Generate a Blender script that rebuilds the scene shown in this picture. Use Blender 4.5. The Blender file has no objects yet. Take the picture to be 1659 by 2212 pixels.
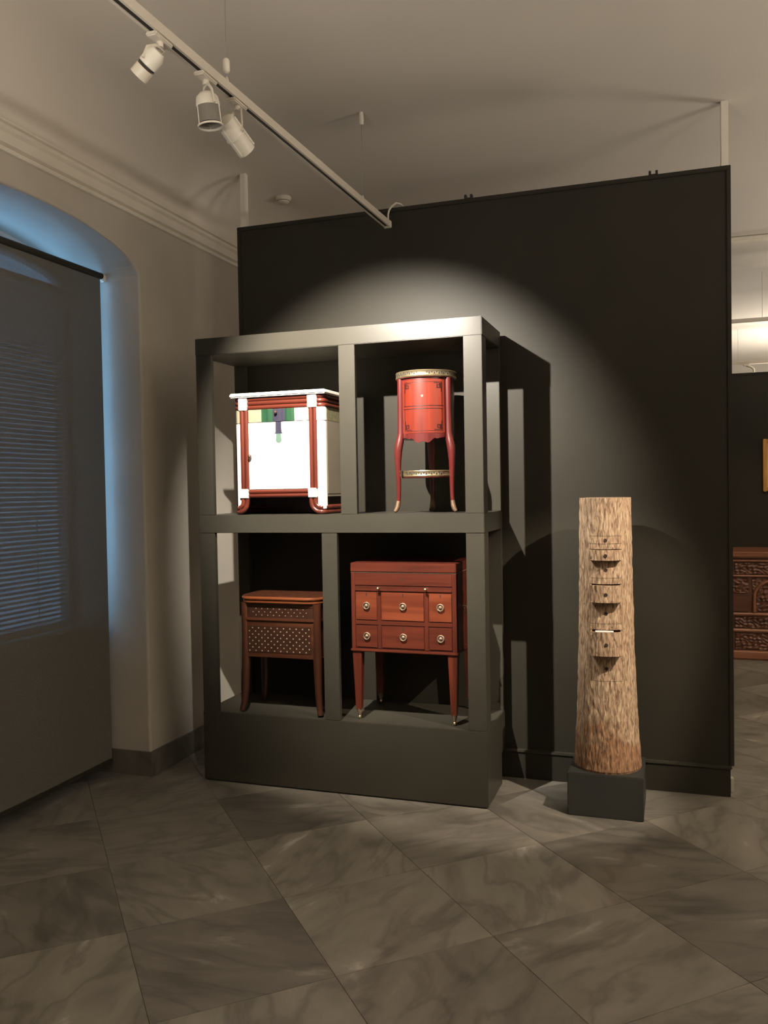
import bpy, bmesh, math, random
from mathutils import Vector, Matrix, noise
random.seed(7)
S = bpy.context.scene
COL = S.collection
PI = math.pi

# ---------------------------------------------------------------- camera
cam_d = bpy.data.cameras.new('camera'); cam = bpy.data.objects.new('camera', cam_d); COL.objects.link(cam)
yaw, pitch, roll = 0.32553, -0.0270556, -0.0172142
fw = Vector((-math.sin(yaw)*math.cos(pitch), math.cos(yaw)*math.cos(pitch), math.sin(pitch)))
rt = Vector((math.cos(yaw), math.sin(yaw), 0)); up = rt.cross(fw)
r2 = rt*math.cos(roll) + up*math.sin(roll); u2 = up*math.cos(roll) - rt*math.sin(roll)
m = Matrix((r2, u2, -fw)).transposed().to_4x4(); m.translation = (0, 0, 1.55)
cam.matrix_world = m
cam_d.sensor_fit = 'HORIZONTAL'; cam_d.sensor_width = 36; cam_d.lens = 36*1846.53/1659
cam_d.clip_start = 0.05; cam_d.clip_end = 60
S.camera = cam

# ---------------------------------------------------------------- world, lights, exposure
S.view_settings.view_transform = 'Standard'; S.view_settings.look = 'None'
S.view_settings.gamma = 1.0; S.view_settings.use_curve_mapping = False
S.view_settings.exposure = 0.0
S.cycles.use_denoising = True
S.cycles.max_bounces = 8; S.cycles.diffuse_bounces = 5; S.cycles.glossy_bounces = 4
S.cycles.transparent_max_bounces = 12; S.cycles.sample_clamp_indirect = 4.0
w = bpy.data.worlds.new('dusk_sky'); S.world = w; w.use_nodes = True
bg = w.node_tree.nodes['Background']; bg.inputs[0].default_value = (0.20, 0.48, 0.85, 1); bg.inputs[1].default_value = 8.0

WARM = (1.0, 0.80, 0.58)
def spot(name, loc, target, watts, deg, blend=0.5, col=WARM, rad=0.03):
    d = bpy.data.lights.new(name, 'SPOT'); d.energy = watts; d.spot_size = math.radians(deg); d.spot_blend = blend
    d.color = col; d.shadow_soft_size = rad
    o = bpy.data.objects.new(name, d); COL.objects.link(o); o.location = loc
    o.rotation_euler = (Vector(target)-Vector(loc)).to_track_quat('-Z', 'Y').to_euler()
    return o
# track lamp over the display frame (its housing is built below), trunk lamp, added ambient fill lights out of the frame, lamps of the far room
spot('display_lamp_light', (-1.455, 2.812, 2.772), (-1.44, 4.2, 1.84), 760, 72, 0.6, (1.0, 0.92, 0.81), 0.012)
spot('trunk_lamp_light', (1.30, 2.85, 2.90), (-0.50, 4.15, 0.72), 560, 31, 0.5, (1.0, 0.85, 0.68), 0.012)
def fill_uplight(name, loc, watts, size=1.0, col=(1.0, 0.905, 0.79)):     # unseen area lights added for ambient fill, shining at the ceiling
    d = bpy.data.lights.new(name, 'AREA'); d.shape = 'DISK'; d.size = size; d.energy = watts; d.color = col
    o = bpy.data.objects.new(name, d); COL.objects.link(o); o.location = loc; o.rotation_euler = (PI, 0, 0)
    return o
fill_uplight('hall_fill_light', (3.3, 0.0, 1.9), 170)
fill_uplight('hall_fill_light', (3.5, 2.6, 1.9), 130)
fill_uplight('hall_fill_light', (-1.3, 0.6, 2.1), 55)
fill_uplight('far_fill_light', (3.4, 6.3, 1.9), 130)
fill_uplight('far_fill_light', (2.2, 11.5, 1.9), 150)
spot('far_lamp_light', (2.2, 5.2, 3.0), (1.0, 6.2, 0.0), 90, 80, 0.8)
spot('far_lamp_light', (0.75, 6.9, 3.0), (1.1, 8.4, 0.6), 40, 60, 0.8)
d = bpy.data.lights.new('window_portal', 'AREA'); d.shape = 'RECTANGLE'; d.size = 2.1; d.size_y = 1.55; d.cycles.is_portal = True
o = bpy.data.objects.new('window_portal', d); COL.objects.link(o); o.location = (-3.30, 3.2, 1.87)
o.rotation_euler = Vector((1, 0, 0)).to_track_quat('-Z', 'Y').to_euler()

# ---------------------------------------------------------------- materials
def nmat(name):
    mt = bpy.data.materials.new(name); mt.use_nodes = True
    nt = mt.node_tree; b = nt.nodes['Principled BSDF']; return mt, nt, b
def N(nt, t, **kw):
    n = nt.nodes.new(t)
    for k, v in kw.items(): setattr(n, k, v)
    return n
def ramp(nt, stops):
    r = N(nt, 'ShaderNodeValToRGB'); e = r.color_ramp.elements
    while len(e) < len(stops): e.new(0.5)
    for i, (p, c) in enumerate(stops): e[i].position = p; e[i].color = (*c, 1)
    return r
def plain(name, col, rough=0.5, metal=0.0, var=0.12, scale=6.0, bump=0.0, coat=0.0, spec=0.5):
    mt, nt, b = nmat(name); b.inputs['Specular IOR Level'].default_value = spec; L = nt.links
    tc = N(nt, 'ShaderNodeTexCoord'); nz = N(nt, 'ShaderNodeTexNoise'); nz.inputs['Scale'].default_value = scale; nz.inputs['Detail'].default_value = 5
    L.new(tc.outputs['Object'], nz.inputs['Vector'])
    r = ramp(nt, [(0.3, tuple(c*(1-var) for c in col)), (0.7, tuple(min(1, c*(1+var)) for c in col))])
    L.new(nz.outputs['Fac'], r.inputs['Fac']); L.new(r.outputs['Color'], b.inputs['Base Color'])
    b.inputs['Roughness'].default_value = rough; b.inputs['Metallic'].default_value = metal
    if coat: b.inputs['Coat Weight'].default_value = coat; b.inputs['Coat Roughness'].default_value = 0.15
    if bump:
        n2 = N(nt, 'ShaderNodeTexNoise'); n2.inputs['Scale'].default_value = scale*12; n2.inputs['Detail'].default_value = 3
        L.new(tc.outputs['Object'], n2.inputs['Vector'])
        bp = N(nt, 'ShaderNodeBump'); bp.inputs['Strength'].default_value = bump; bp.inputs['Distance'].default_value = 0.004
        L.new(n2.outputs['Fac'], bp.inputs['Height']); L.new(bp.outputs['Normal'], b.inputs['Normal'])
    return mt
def wood(name, c1, c2, rough=0.32, axis='X', scale=1.0, coat=0.3):
    mt, nt, b = nmat(name); L = nt.links
    tc = N(nt, 'ShaderNodeTexCoord'); mp = N(nt, 'ShaderNodeMapping')
    s = {'X': (2.2, 45, 45), 'Z': (45, 45, 2.2), 'Y': (45, 2.2, 45)}[axis]
    mp.inputs['Scale'].default_value = tuple(k*scale for k in s)
    oi = N(nt, 'ShaderNodeObjectInfo'); mul = N(nt, 'ShaderNodeMath', operation='MULTIPLY'); mul.inputs[1].default_value = 37.0
    L.new(oi.outputs['Random'], mul.inputs[0])
    L.new(tc.outputs['Object'], mp.inputs['Vector'])
    nz = N(nt, 'ShaderNodeTexNoise', noise_dimensions='4D'); nz.inputs['Scale'].default_value = 1.0; nz.inputs['Detail'].default_value = 6; nz.inputs['Distortion'].default_value = 0.6
    L.new(mp.outputs['Vector'], nz.inputs['Vector']); L.new(mul.outputs[0], nz.inputs['W'])
    mid = tuple((a+b2)/2 for a, b2 in zip(c1, c2))
    r = ramp(nt, [(0.28, c1), (0.5, mid), (0.72, c2)])
    L.new(nz.outputs['Fac'], r.inputs['Fac']); L.new(r.outputs['Color'], b.inputs['Base Color'])
    b.inputs['Roughness'].default_value = rough; b.inputs['Coat Weight'].default_value = coat; b.inputs['Coat Roughness'].default_value = 0.2
    bp = N(nt, 'ShaderNodeBump'); bp.inputs['Strength'].default_value = 0.08; bp.inputs['Distance'].default_value = 0.002
    L.new(nz.outputs['Fac'], bp.inputs['Height']); L.new(bp.outputs['Normal'], b.inputs['Normal'])
    return mt
def marble(name, per_object=True, dark=1.0):
    mt, nt, b = nmat(name); L = nt.links
    tc = N(nt, 'ShaderNodeTexCoord'); oi = N(nt, 'ShaderNodeObjectInfo')
    rot = N(nt, 'ShaderNodeVectorRotate', rotation_type='Z_AXIS')
    mm = N(nt, 'ShaderNodeMath', operation='MULTIPLY'); mm.inputs[1].default_value = 6.283 if per_object else 0.0
    L.new(oi.outputs['Random'], mm.inputs[0]); L.new(mm.outputs[0], rot.inputs['Angle'])
    L.new(tc.outputs['Object'], rot.inputs['Vector'])
    off = N(nt, 'ShaderNodeMath', operation='MULTIPLY'); off.inputs[1].default_value = 91.0
    L.new(oi.outputs['Random'], off.inputs[0])
    mp = N(nt, 'ShaderNodeMapping'); mp.inputs['Scale'].default_value = (1.0, 2.6, 1.0)
    L.new(rot.outputs['Vector'], mp.inputs['Vector'])
    n1 = N(nt, 'ShaderNodeTexNoise', noise_dimensions='4D'); n1.inputs['Scale'].default_value = 2.6; n1.inputs['Detail'].default_value = 8; n1.inputs['Roughness'].default_value = 0.62; n1.inputs['Distortion'].default_value = 0.6
    L.new(mp.outputs['Vector'], n1.inputs['Vector']); L.new(off.outputs[0], n1.inputs['W'])
    r1 = ramp(nt, [(0.30, (0.11*dark, 0.10*dark, 0.083*dark)), (0.48, (0.165*dark, 0.15*dark, 0.125*dark)), (0.62, (0.20*dark, 0.182*dark, 0.152*dark)), (0.72, (0.36*dark, 0.34*dark, 0.30*dark))])
    L.new(n1.outputs['Fac'], r1.inputs['Fac'])
    n2 = N(nt, 'ShaderNodeTexNoise', noise_dimensions='4D'); n2.inputs['Scale'].default_value = 1.9; n2.inputs['Detail'].default_value = 9; n2.inputs['Distortion'].default_value = 0.7
    L.new(mp.outputs['Vector'], n2.inputs['Vector']); L.new(off.outputs[0], n2.inputs['W'])
    sub = N(nt, 'ShaderNodeMath', operation='SUBTRACT'); sub.inputs[1].default_value = 0.5; L.new(n2.outputs['Fac'], sub.inputs[0])
    ab = N(nt, 'ShaderNodeMath', operation='ABSOLUTE'); L.new(sub.outputs[0], ab.inputs[0])
    r2_ = ramp(nt, [(0.0, (0.6, 0.6, 0.6)), (0.05, (1, 1, 1))]); L.new(ab.outputs[0], r2_.inputs['Fac'])
    mx = N(nt, 'ShaderNodeMix', data_type='RGBA', blend_type='MULTIPLY'); mx.inputs[0].default_value = 0.75
    L.new(r1.outputs['Color'], mx.inputs[6]); L.new(r2_.outputs['Color'], mx.inputs[7])
    hv = N(nt, 'ShaderNodeHueSaturation'); 
    mr = N(nt, 'ShaderNodeMapRange'); mr.inputs[3].default_value = 0.78; mr.inputs[4].default_value = 1.25
    L.new(oi.outputs['Random'], mr.inputs[0])
    L.new(mr.outputs[0], hv.inputs['Value']); L.new(mx.outputs[2], hv.inputs['Color'])
    L.new(hv.outputs['Color'], b.inputs['Base Color']); b.inputs['Roughness'].default_value = 0.36
    rr = N(nt, 'ShaderNodeMapRange'); rr.inputs[3].default_value = 0.3; rr.inputs[4].default_value = 0.55
    L.new(n1.outputs['Fac'], rr.inputs[0]); L.new(rr.outputs[0], b.inputs['Roughness'])
    return mt

M = {}
M['plaster'] = plain('warm_wall_plaster', (0.40, 0.365, 0.31), 0.85, var=0.07, scale=2.5, bump=0.15)
M['ceiling'] = plain('ceiling_plaster', (0.60, 0.55, 0.475), 0.9, var=0.03, scale=1.2, bump=0.05)
M['cornice'] = plain('cornice_paint', (0.62, 0.57, 0.48), 0.6, var=0.05)
M['marble'] = marble('floor_marble'); M['marble_base'] = marble('skirting_marble', dark=0.8)
M['grout'] = plain('floor_grout', (0.12, 0.108, 0.09), 0.8)
M['panel'] = plain('dark_olive_panel_paint', (0.027, 0.024, 0.0178), 0.5, var=0.08, scale=3, bump=0.03, spec=0.15)
M['frame'] = plain('dark_olive_frame_paint', (0.0385, 0.035, 0.0265), 0.36, var=0.06, scale=4, bump=0.03, spec=0.22)
M['pedestal'] = plain('charcoal_pedestal_paint', (0.026, 0.026, 0.023), 0.55, var=0.08, spec=0.25)
M['white_metal'] = plain('white_lacquered_metal', (0.62, 0.58, 0.50), 0.4, var=0.03)
M['cream_plastic'] = plain('cream_plastic', (0.55, 0.50, 0.42), 0.45, var=0.03)
M['black'] = plain('black_metal', (0.012, 0.012, 0.012), 0.45)
M['slot'] = plain('dark_slot', (0.02, 0.018, 0.015), 0.7)
M['wire'] = plain('steel_wire', (0.35, 0.34, 0.32), 0.4, metal=0.8)
M['white_lacquer'] = plain('white_lacquer', (0.82, 0.78, 0.70), 0.4, var=0.03)
M['cream_side'] = plain('cream_sycamore_veneer', (0.22, 0.185, 0.135), 0.4, var=0.08, scale=4)
M['cream_inlay'] = plain('pale_cream_veneer', (0.22, 0.2, 0.13), 0.35, var=0.12, scale=30)
M['mosaic'] = plain('speckled_green_cream_veneer', (0.17, 0.155, 0.085), 0.4, var=0.4, scale=70)
M['green'] = wood('green_stained_veneer', (0.005, 0.028, 0.013), (0.026, 0.075, 0.035), axis='Z', scale=0.8)
M['purple'] = wood('violet_grey_veneer', (0.018, 0.016, 0.027), (0.038, 0.035, 0.058), axis='Z', scale=0.8)
M['pale_green'] = plain('pale_green_veneer', (0.08, 0.13, 0.1), 0.35)
M['red_reed'] = wood('red_brown_reeded_wood', (0.04, 0.007, 0.004), (0.12, 0.025, 0.014), 0.28, 'X', 0.6)
M['red_reed_v'] = wood('red_brown_reeded_upright_wood', (0.04, 0.007, 0.004), (0.12, 0.025, 0.014), 0.28, 'Z', 0.6)
M['mahogany'] = wood('red_mahogany', (0.04, 0.0075, 0.004), (0.105, 0.021, 0.01), 0.35, 'X', 0.7)
M['mahogany_v'] = wood('red_mahogany_upright', (0.04, 0.0075, 0.004), (0.105, 0.021, 0.01), 0.35, 'Z', 0.7)
M['mahogany_door'] = wood('orange_mahogany_front', (0.075, 0.014, 0.006), (0.17, 0.04, 0.016), 0.33, 'X', 0.7)
M['mahogany_dark'] = wood('dark_mahogany', (0.02, 0.005, 0.003), (0.05, 0.012, 0.006), 0.4, 'X', 0.7)
M['rose_panel'] = wood('bright_rosewood_veneer', (0.08, 0.0085, 0.0045), (0.2, 0.028, 0.013), 0.3, 'Z', 0.5)
M['rose'] = wood('red_rosewood', (0.048, 0.006, 0.0055), (0.1, 0.014, 0.012), 0.3, 'Z', 0.6)
M['rose_dark'] = plain('dark_inlay_line', (0.03, 0.004, 0.003), 0.4)
M['walnut'] = wood('warm_walnut', (0.022, 0.006, 0.0025), (0.07, 0.021, 0.008), 0.38, 'X', 0.7)
M['walnut_v'] = wood('warm_walnut_upright', (0.022, 0.006, 0.0025), (0.07, 0.021, 0.008), 0.38, 'Z', 0.7)
M['walnut_top'] = wood('orange_walnut_edge', (0.08, 0.021, 0.007), (0.19, 0.055, 0.018), 0.3, 'X', 0.7)
M['walnut_panel'] = plain('dark_brown_veneer', (0.026, 0.009, 0.004), 0.4, var=0.25, scale=25)
M['bone'] = plain('bone_inlay', (0.24, 0.18, 0.12), 0.45)
M['brass'] = plain('gilt_brass', (0.55, 0.43, 0.25), 0.3, metal=0.9, var=0.15, scale=40)
M['dull_brass'] = plain('dull_brass', (0.20, 0.14, 0.095), 0.5, metal=0.4, var=0.2, scale=60)
M['sabot_gilt'] = plain('worn_gilt', (0.16, 0.10, 0.06), 0.45, metal=0.5, var=0.2, scale=60)
M['dark_knob'] = plain('dark_wood_knob', (0.05, 0.03, 0.02), 0.25)
M['carved'] = wood('carved_dark_oak', (0.05, 0.017, 0.008), (0.14, 0.05, 0.022), 0.45, 'X', 0.5, 0.1)
M['carved_edge'] = wood('polished_oak_moulding', (0.14, 0.05, 0.022), (0.30, 0.12, 0.06), 0.35, 'X', 0.5)
M['gilt'] = plain('gilded_frame', (0.55, 0.30, 0.09), 0.35, metal=0.6, var=0.2)
M['canvas'] = plain('warm_canvas', (0.55, 0.42, 0.26), 0.7, var=0.3, scale=5)
M['paper'] = plain('white_card', (0.85, 0.85, 0.82), 0.6, var=0.02)
M['window_white'] = plain('window_frame_paint', (0.50, 0.50, 0.50), 0.5)
M['slat'] = plain('aluminium_slat', (0.50, 0.52, 0.55), 0.45, var=0.03)
# woven screen of the roller blind: a little light passes the weave
mt, nt, b = nmat('dark_screen_fabric'); L = nt.links
tc = N(nt, 'ShaderNodeTexCoord'); nz = N(nt, 'ShaderNodeTexNoise'); nz.inputs['Scale'].default_value = 160; L.new(tc.outputs['Object'], nz.inputs['Vector'])
r = ramp(nt, [(0.3, (0.085, 0.080, 0.071)), (0.7, (0.115, 0.108, 0.095))]); L.new(nz.outputs['Fac'], r.inputs['Fac']); L.new(r.outputs['Color'], b.inputs['Base Color'])
b.inputs['Roughness'].default_value = 0.85
tr = N(nt, 'ShaderNodeBsdfTransparent'); mx = N(nt, 'ShaderNodeMixShader'); mx.inputs[0].default_value = 0.017
L.new(b.outputs[0], mx.inputs[1]); L.new(tr.outputs[0], mx.inputs[2]); L.new(mx.outputs[0], nt.nodes['Material Output'].inputs['Surface'])
M['screen'] = mt
mt, nt, b = nmat('window_glass'); L = nt.links
tr = N(nt, 'ShaderNodeBsdfTransparent'); gl = N(nt, 'ShaderNodeBsdfGlossy'); gl.inputs['Roughness'].default_value = 0.02
mx = N(nt, 'ShaderNodeMixShader'); mx.inputs[0].default_value = 0.06
L.new(tr.outputs[0], mx.inputs[1]); L.new(gl.outputs[0], mx.inputs[2]); L.new(mx.outputs[0], nt.nodes['Material Output'].inputs['Surface'])
M['glass'] = mt
# bark
def bark_mat(name, cols, low=None):
    mt, nt, b = nmat(name); L = nt.links
    tc = N(nt, 'ShaderNodeTexCoord'); mp = N(nt, 'ShaderNodeMapping'); mp.inputs['Scale'].default_value = (105, 105, 24)
    L.new(tc.outputs['Object'], mp.inputs['Vector'])
    nz = N(nt, 'ShaderNodeTexNoise'); nz.inputs['Scale'].default_value = 1.0; nz.inputs['Detail'].default_value = 6; nz.inputs['Distortion'].default_value = 0.8
    L.new(mp.outputs['Vector'], nz.inputs['Vector'])
    r = ramp(nt, [(0.34, cols[0]), (0.5, cols[1]), (0.68, cols[2])]); L.new(nz.outputs['Fac'], r.inputs['Fac'])
    out = r.outputs['Color']
    if low:   # moss-brown damp bark at the foot of the log
        sx = N(nt, 'ShaderNodeSeparateXYZ'); L.new(tc.outputs['Object'], sx.inputs[0])
        n3 = N(nt, 'ShaderNodeTexNoise'); n3.inputs['Scale'].default_value = 9; n3.inputs['Detail'].default_value = 5; L.new(tc.outputs['Object'], n3.inputs['Vector'])
        ad = N(nt, 'ShaderNodeMath', operation='MULTIPLY_ADD'); ad.inputs[1].default_value = -0.55; L.new(n3.outputs['Fac'], ad.inputs[0]); L.new(sx.outputs['Z'], ad.inputs[2])
        r3 = ramp(nt, [(0.0, (1, 1, 1)), (0.12, (0, 0, 0))])
        a2 = N(nt, 'ShaderNodeMath', operation='ADD'); a2.inputs[1].default_value = 0.16; L.new(ad.outputs[0], a2.inputs[0])
        L.new(a2.outputs[0], r3.inputs['Fac'])
        mx = N(nt, 'ShaderNodeMix', data_type='RGBA', blend_type='MIX'); L.new(r3.outputs['Color'], mx.inputs[0]); L.new(out, mx.inputs[6])
        m2 = N(nt, 'ShaderNodeMix', data_type='RGBA', blend_type='MULTIPLY'); m2.inputs[0].default_value = 1; L.new(out, m2.inputs[6]); m2.inputs[7].default_value = (*low, 1)
        L.new(m2.outputs[2], mx.inputs[7]); out = mx.outputs[2]
    L.new(out, b.inputs['Base Color']); b.inputs['Roughness'].default_value = 0.8
    bp = N(nt, 'ShaderNodeBump'); bp.inputs['Strength'].default_value = 0.9; bp.inputs['Distance'].default_value = 0.005
    L.new(nz.outputs['Fac'], bp.inputs['Height']); L.new(bp.outputs['Normal'], b.inputs['Normal'])
    return mt
M['bark'] = bark_mat('tan_bark', ((0.13, 0.075, 0.042), (0.29, 0.195, 0.12), (0.44, 0.325, 0.215)), (0.72, 0.56, 0.44))
M['bark_drawer'] = bark_mat('tan_bark_front', ((0.14, 0.08, 0.045), (0.30, 0.20, 0.125), (0.44, 0.32, 0.21)))
M['sawn'] = plain('sawn_wood', (0.26, 0.16, 0.09), 0.7, var=0.2, scale=20)
M['hole'] = plain('dark_hole', (0.02, 0.010, 0.005), 0.8)

# ---------------------------------------------------------------- mesh helpers
class MB:
    def __init__(s): s.v = []; s.f = []
    def add(s, vs, fs):
        k = len(s.v); s.v += [tuple(p) for p in vs]; s.f += [tuple(i+k for i in f) for f in fs]; return s
    def box(s, x0, x1, y0, y1, z0, z1):
        return s.add([(x0,y0,z0),(x1,y0,z0),(x1,y1,z0),(x0,y1,z0),(x0,y0,z1),(x1,y0,z1),(x1,y1,z1),(x0,y1,z1)],
                     [(0,3,2,1),(4,5,6,7),(0,1,5,4),(1,2,6,5),(2,3,7,6),(3,0,4,7)])
    def prism(s, poly, axis, a0, a1):
        # poly: 2-D points; axis X -> (y,z), Y -> (x,z), Z -> (x,y)
        def P(p, a): return {'X': (a, p[0], p[1]), 'Y': (p[0], a, p[1]), 'Z': (p[0], p[1], a)}[axis]
        n = len(poly); vs = [P(p, a0) for p in poly] + [P(p, a1) for p in poly]
        fs = [(i, (i+1) % n, n+(i+1) % n, n+i) for i in range(n)] + [tuple(range(n-1, -1, -1)), tuple(range(n, 2*n))]
        return s.add(vs, fs)
    def lathe(s, prof, n=32, c=(0, 0, 0), a0=0, a1=2*PI, axis='Z', cap=True):
        full = abs(a1-a0-2*PI) < 1e-6; m_ = n if full else n+1; vs = []; fs = []
        for i in range(m_):
            a = a0+(a1-a0)*i/n; ca, sa = math.cos(a), math.sin(a)
            for r_, h in prof:
                q = {'Z': (r_*ca, r_*sa, h), 'Y': (r_*ca, h, r_*sa), 'X': (h, r_*ca, r_*sa)}[axis]
                vs.append((c[0]+q[0], c[1]+q[1], c[2]+q[2]))
        k = len(prof)
        for i in range(n):
            j = (i+1) % m_
            for t in range(k-1): fs.append((i*k+t, j*k+t, j*k+t+1, i*k+t+1))
        if full and cap:
            for t in (0, k-1):
                if prof[t][0] > 1e-6: fs.append(tuple(i*k+t for i in range(n)))
        return s.add(vs, fs)
    def tube(s, path, rad, n=10, cap=True, sx=1.0):
        path = [Vector(p) for p in path]; vs = []; fs = []
        if not hasattr(rad, '__len__'): rad = [rad]*len(path)
        prev = None
        for i, p in enumerate(path):
            t = (path[min(i+1, len(path)-1)]-path[max(i-1, 0)]).normalized()
            ref = prev if prev is not None else (Vector((0, 0, 1)) if abs(t.z) < 0.9 else Vector((1, 0, 0)))
            a = (ref - t*ref.dot(t)).normalized(); prev = a; b_ = t.cross(a)
            for k in range(n):
                q = 2*PI*k/n; vs.append(p + a*math.cos(q)*rad[i]*sx + b_*math.sin(q)*rad[i])
        for i in range(len(path)-1):
            for k in range(n): fs.append((i*n+k, i*n+(k+1) % n, (i+1)*n+(k+1) % n, (i+1)*n+k))
        if cap: fs += [tuple(range(n-1, -1, -1)), tuple(range((len(path)-1)*n, len(path)*n))]
        return s.add(vs, fs)
    def build(s, name, mat, parent=None, bevel=0.0, smooth=35, seg=2, **props):
        me = bpy.data.meshes.new(name); me.from_pydata(s.v, [], s.f)
        bm = bmesh.new(); bm.from_mesh(me)
        bmesh.ops.recalc_face_normals(bm, faces=bm.faces)
        if bevel:
            ed = [e for e in bm.edges if len(e.link_faces) == 2 and e.calc_face_angle(0) > 0.6]
            bmesh.ops.bevel(bm, geom=ed, offset=bevel, segments=seg, affect='EDGES', clamp_overlap=True)
        bm.to_mesh(me); bm.free()
        me.materials.append(M[mat])
        if smooth:
            me.shade_smooth(); me.set_sharp_from_angle(angle=math.radians(smooth))
        o = bpy.data.objects.new(name, me); COL.objects.link(o)
        if parent is not None: o.parent = parent
        for k, v in props.items(): o[k] = v
        return o
def root(name, loc, label, cat, group=None, rz=0.0):
    o = bpy.data.objects.new(name, None); COL.objects.link(o); o.location = loc; o.rotation_euler = (0, 0, rz)
    o.empty_display_size = 0.1; o['label'] = label; o['category'] = cat
    if group: o['group'] = group
    return o
def struct(o): o['kind'] = 'structure'; return o
def half(cx, cz, r, n=10, a0=0, a1=PI):   # arc points
    return [(cx+r*math.cos(a0+(a1-a0)*i/n), cz+r*math.sin(a0+(a1-a0)*i/n)) for i in range(n+1)]

# ================================================================ THE ROOM
XW, XR, YB, YF = -2.716, 4.6, -4.0, 14.2
ZC, ZCOR = 3.417, 3.15
# floor: base with marble tiles laid on the diagonal
fl = struct(MB().box(-3.6, XR, YB, YF, -0.15, -0.003).build('floor', 'grout', smooth=0))
fl['label'] = 'diagonal grey marble floor of the museum hall'
T = 0.578; ang = math.radians(42); ex = Vector((math.cos(ang), math.sin(ang), 0)); ey = Vector((-ex.y, ex.x, 0)); org = Vector((-0.598, 2.871, 0))
tile = MB(); g = T/2-0.0006; e_ = 0.0008
tile.add([(-g,-g,-0.003),(g,-g,-0.003),(g,g,-0.003),(-g,g,-0.003),(-g+e_,-g+e_,0),(g-e_,-g+e_,0),(g-e_,g-e_,0),(-g+e_,g-e_,0)],
         [(4,5,6,7),(0,1,5,4),(1,2,6,5),(2,3,7,6),(3,0,4,7)])
first = None; cells = []
for i in range(-22, 23):
    for j in range(-22, 23):
        c = org + ex*((i+0.5)*T) + ey*((j+0.5)*T)
        if c.y < 1.1 or c.y > 10.2 or c.x > 2.6: continue
        if c.x < (-3.3 if 2.1 < c.y < 4.3 else -3.05): continue
        cells.append((c.length, c))
cells.sort(key=lambda q: q[0])
for k, (_, c) in enumerate(cells[:290]):
    if first is None: o = first = tile.build('floor_tile', 'marble', fl, smooth=0)
    else: o = first.copy(); COL.objects.link(o)
    o.parent = fl; o.location = (c.x, c.y, random.uniform(-0.0006, 0.0)); o.rotation_euler = (0, 0, ang)

# left wall with the arched window niche
NY0, NY1, NXB, ZS, RISE = 2.42, 3.985, -3.215, 2.71, 0.185
yc, hw = (NY0+NY1)/2, (NY1-NY0)/2
arch = [(yc-hw*math.cos(PI*i/40), ZS+RISE*math.sin(PI*i/40)) for i in range(41)]
wl = MB()
def quad(p, q, r_, s_): wl.add([p, q, r_, s_], [(0, 1, 2, 3)])
TOP = 3.3
def inset(p, d_):
    y, z = p; sy = (hw-d_)/hw; return (yc+(y-yc)*sy, z if z <= ZS+1e-6 else ZS+(z-ZS)*(RISE-d_)/RISE)
oar = [inset(p, -0.014) for p in arch]; OY0, OY1 = NY0-0.014, NY1+0.014
quad((XW, YB, 0), (XW, OY0, 0), (XW, OY0, TOP), (XW, YB, TOP)); quad((XW, OY1, 0), (XW, YF, 0), (XW, YF, TOP), (XW, OY1, TOP))
for (y0, z0), (y1, z1) in zip(oar[:-1], oar[1:]):
    quad((XW, y0, z0), (XW, y1, z1), (XW, y1, TOP), (XW, y0, TOP))
# reveal and soffit with a softly rounded arris
loop = [(NY0, 0.0)]+arch+[(NY1, 0.0)]
rings = [(XW-0.014*(1-math.cos(t)), -0.014*(1-math.sin(t))) for t in (0, 0.4, 0.8, 1.2, PI/2)]+[(NXB, 0.0)]
for (xa, da), (xb, db) in zip(rings[:-1], rings[1:]):
    for p0, p1 in zip(loop[:-1], loop[1:]):
        A, B, C_, D_ = inset(p0, da), inset(p1, da), inset(p1, db), inset(p0, db)
        quad((xa, *A), (xa, *B), (xb, *C_), (xb, *D_))
# parapet under the window
wl.box(-3.35, -3.17, NY0, NY1, 0, 0.80)
wl = wl.build('wall_left', 'plaster', smooth=30); struct(wl)
struct(MB().box(XR, XR+0.1, YB, YF, 0, 3.6).build('wall_right', 'plaster', smooth=0))
struct(MB().box(-3.0, XR, YF, YF+0.1, 0, 3.6).build('wall_back', 'plaster', smooth=0))
struct(MB().box(-3.0, XR, YB-0.1, YB, 0, 3.6).build('wall_front', 'plaster', smooth=0))
# ceiling with a cove above the cornice
prof = [(XW+0.42*(1-math.cos(PI/2*i/14)), ZCOR+(ZC-ZCOR)*math.sin(PI/2*i/14)) for i in range(15)] + [(XR, ZC)]
ce = MB(); vs = []
for x, z in prof: vs += [(x, YB, z), (x, YF, z)]
ce.add(vs, [(2*i, 2*i+1, 2*i+3, 2*i+2) for i in range(len(prof)-1)])
struct(ce.build('ceiling', 'ceiling', smooth=40))
struct(MB().box(0.0, XR, 7.05, 7.95, ZC-0.05, ZC+0.01).build('trim_2', 'cornice', bevel=0.02))
cp = [(0,3.025),(0.014,3.028),(0.016,3.045),(0.010,3.05),(0.026,3.058),(0.030,3.10),(0.042,3.112),(0.042,3.120),(0.034,3.122),(0.034,3.133),(0.048,3.138),(0.048,3.146),(0.0,3.150)]
struct(MB().prism([(XW+a, z) for a, z in cp], 'Y', YB, YF).build('trim_1', 'cornice', smooth=20))
# stone skirting
sk = MB().box(XW, XW+0.014, NY1+0.0005, 7.5, 0, 0.134); bb = struct(sk.build('baseboard_left', 'marble_base', bevel=0.002))
sk = MB().box(NXB, XW+0.014, NY1-0.014, NY1, 0, 0.134).build('skirting_return', 'marble_base', bb, bevel=0.002)
sk = MB().box(XW, XW+0.014, YB, NY0, 0, 0.134).build('skirting_length', 'marble_base', bb, bevel=0.002)

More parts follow.
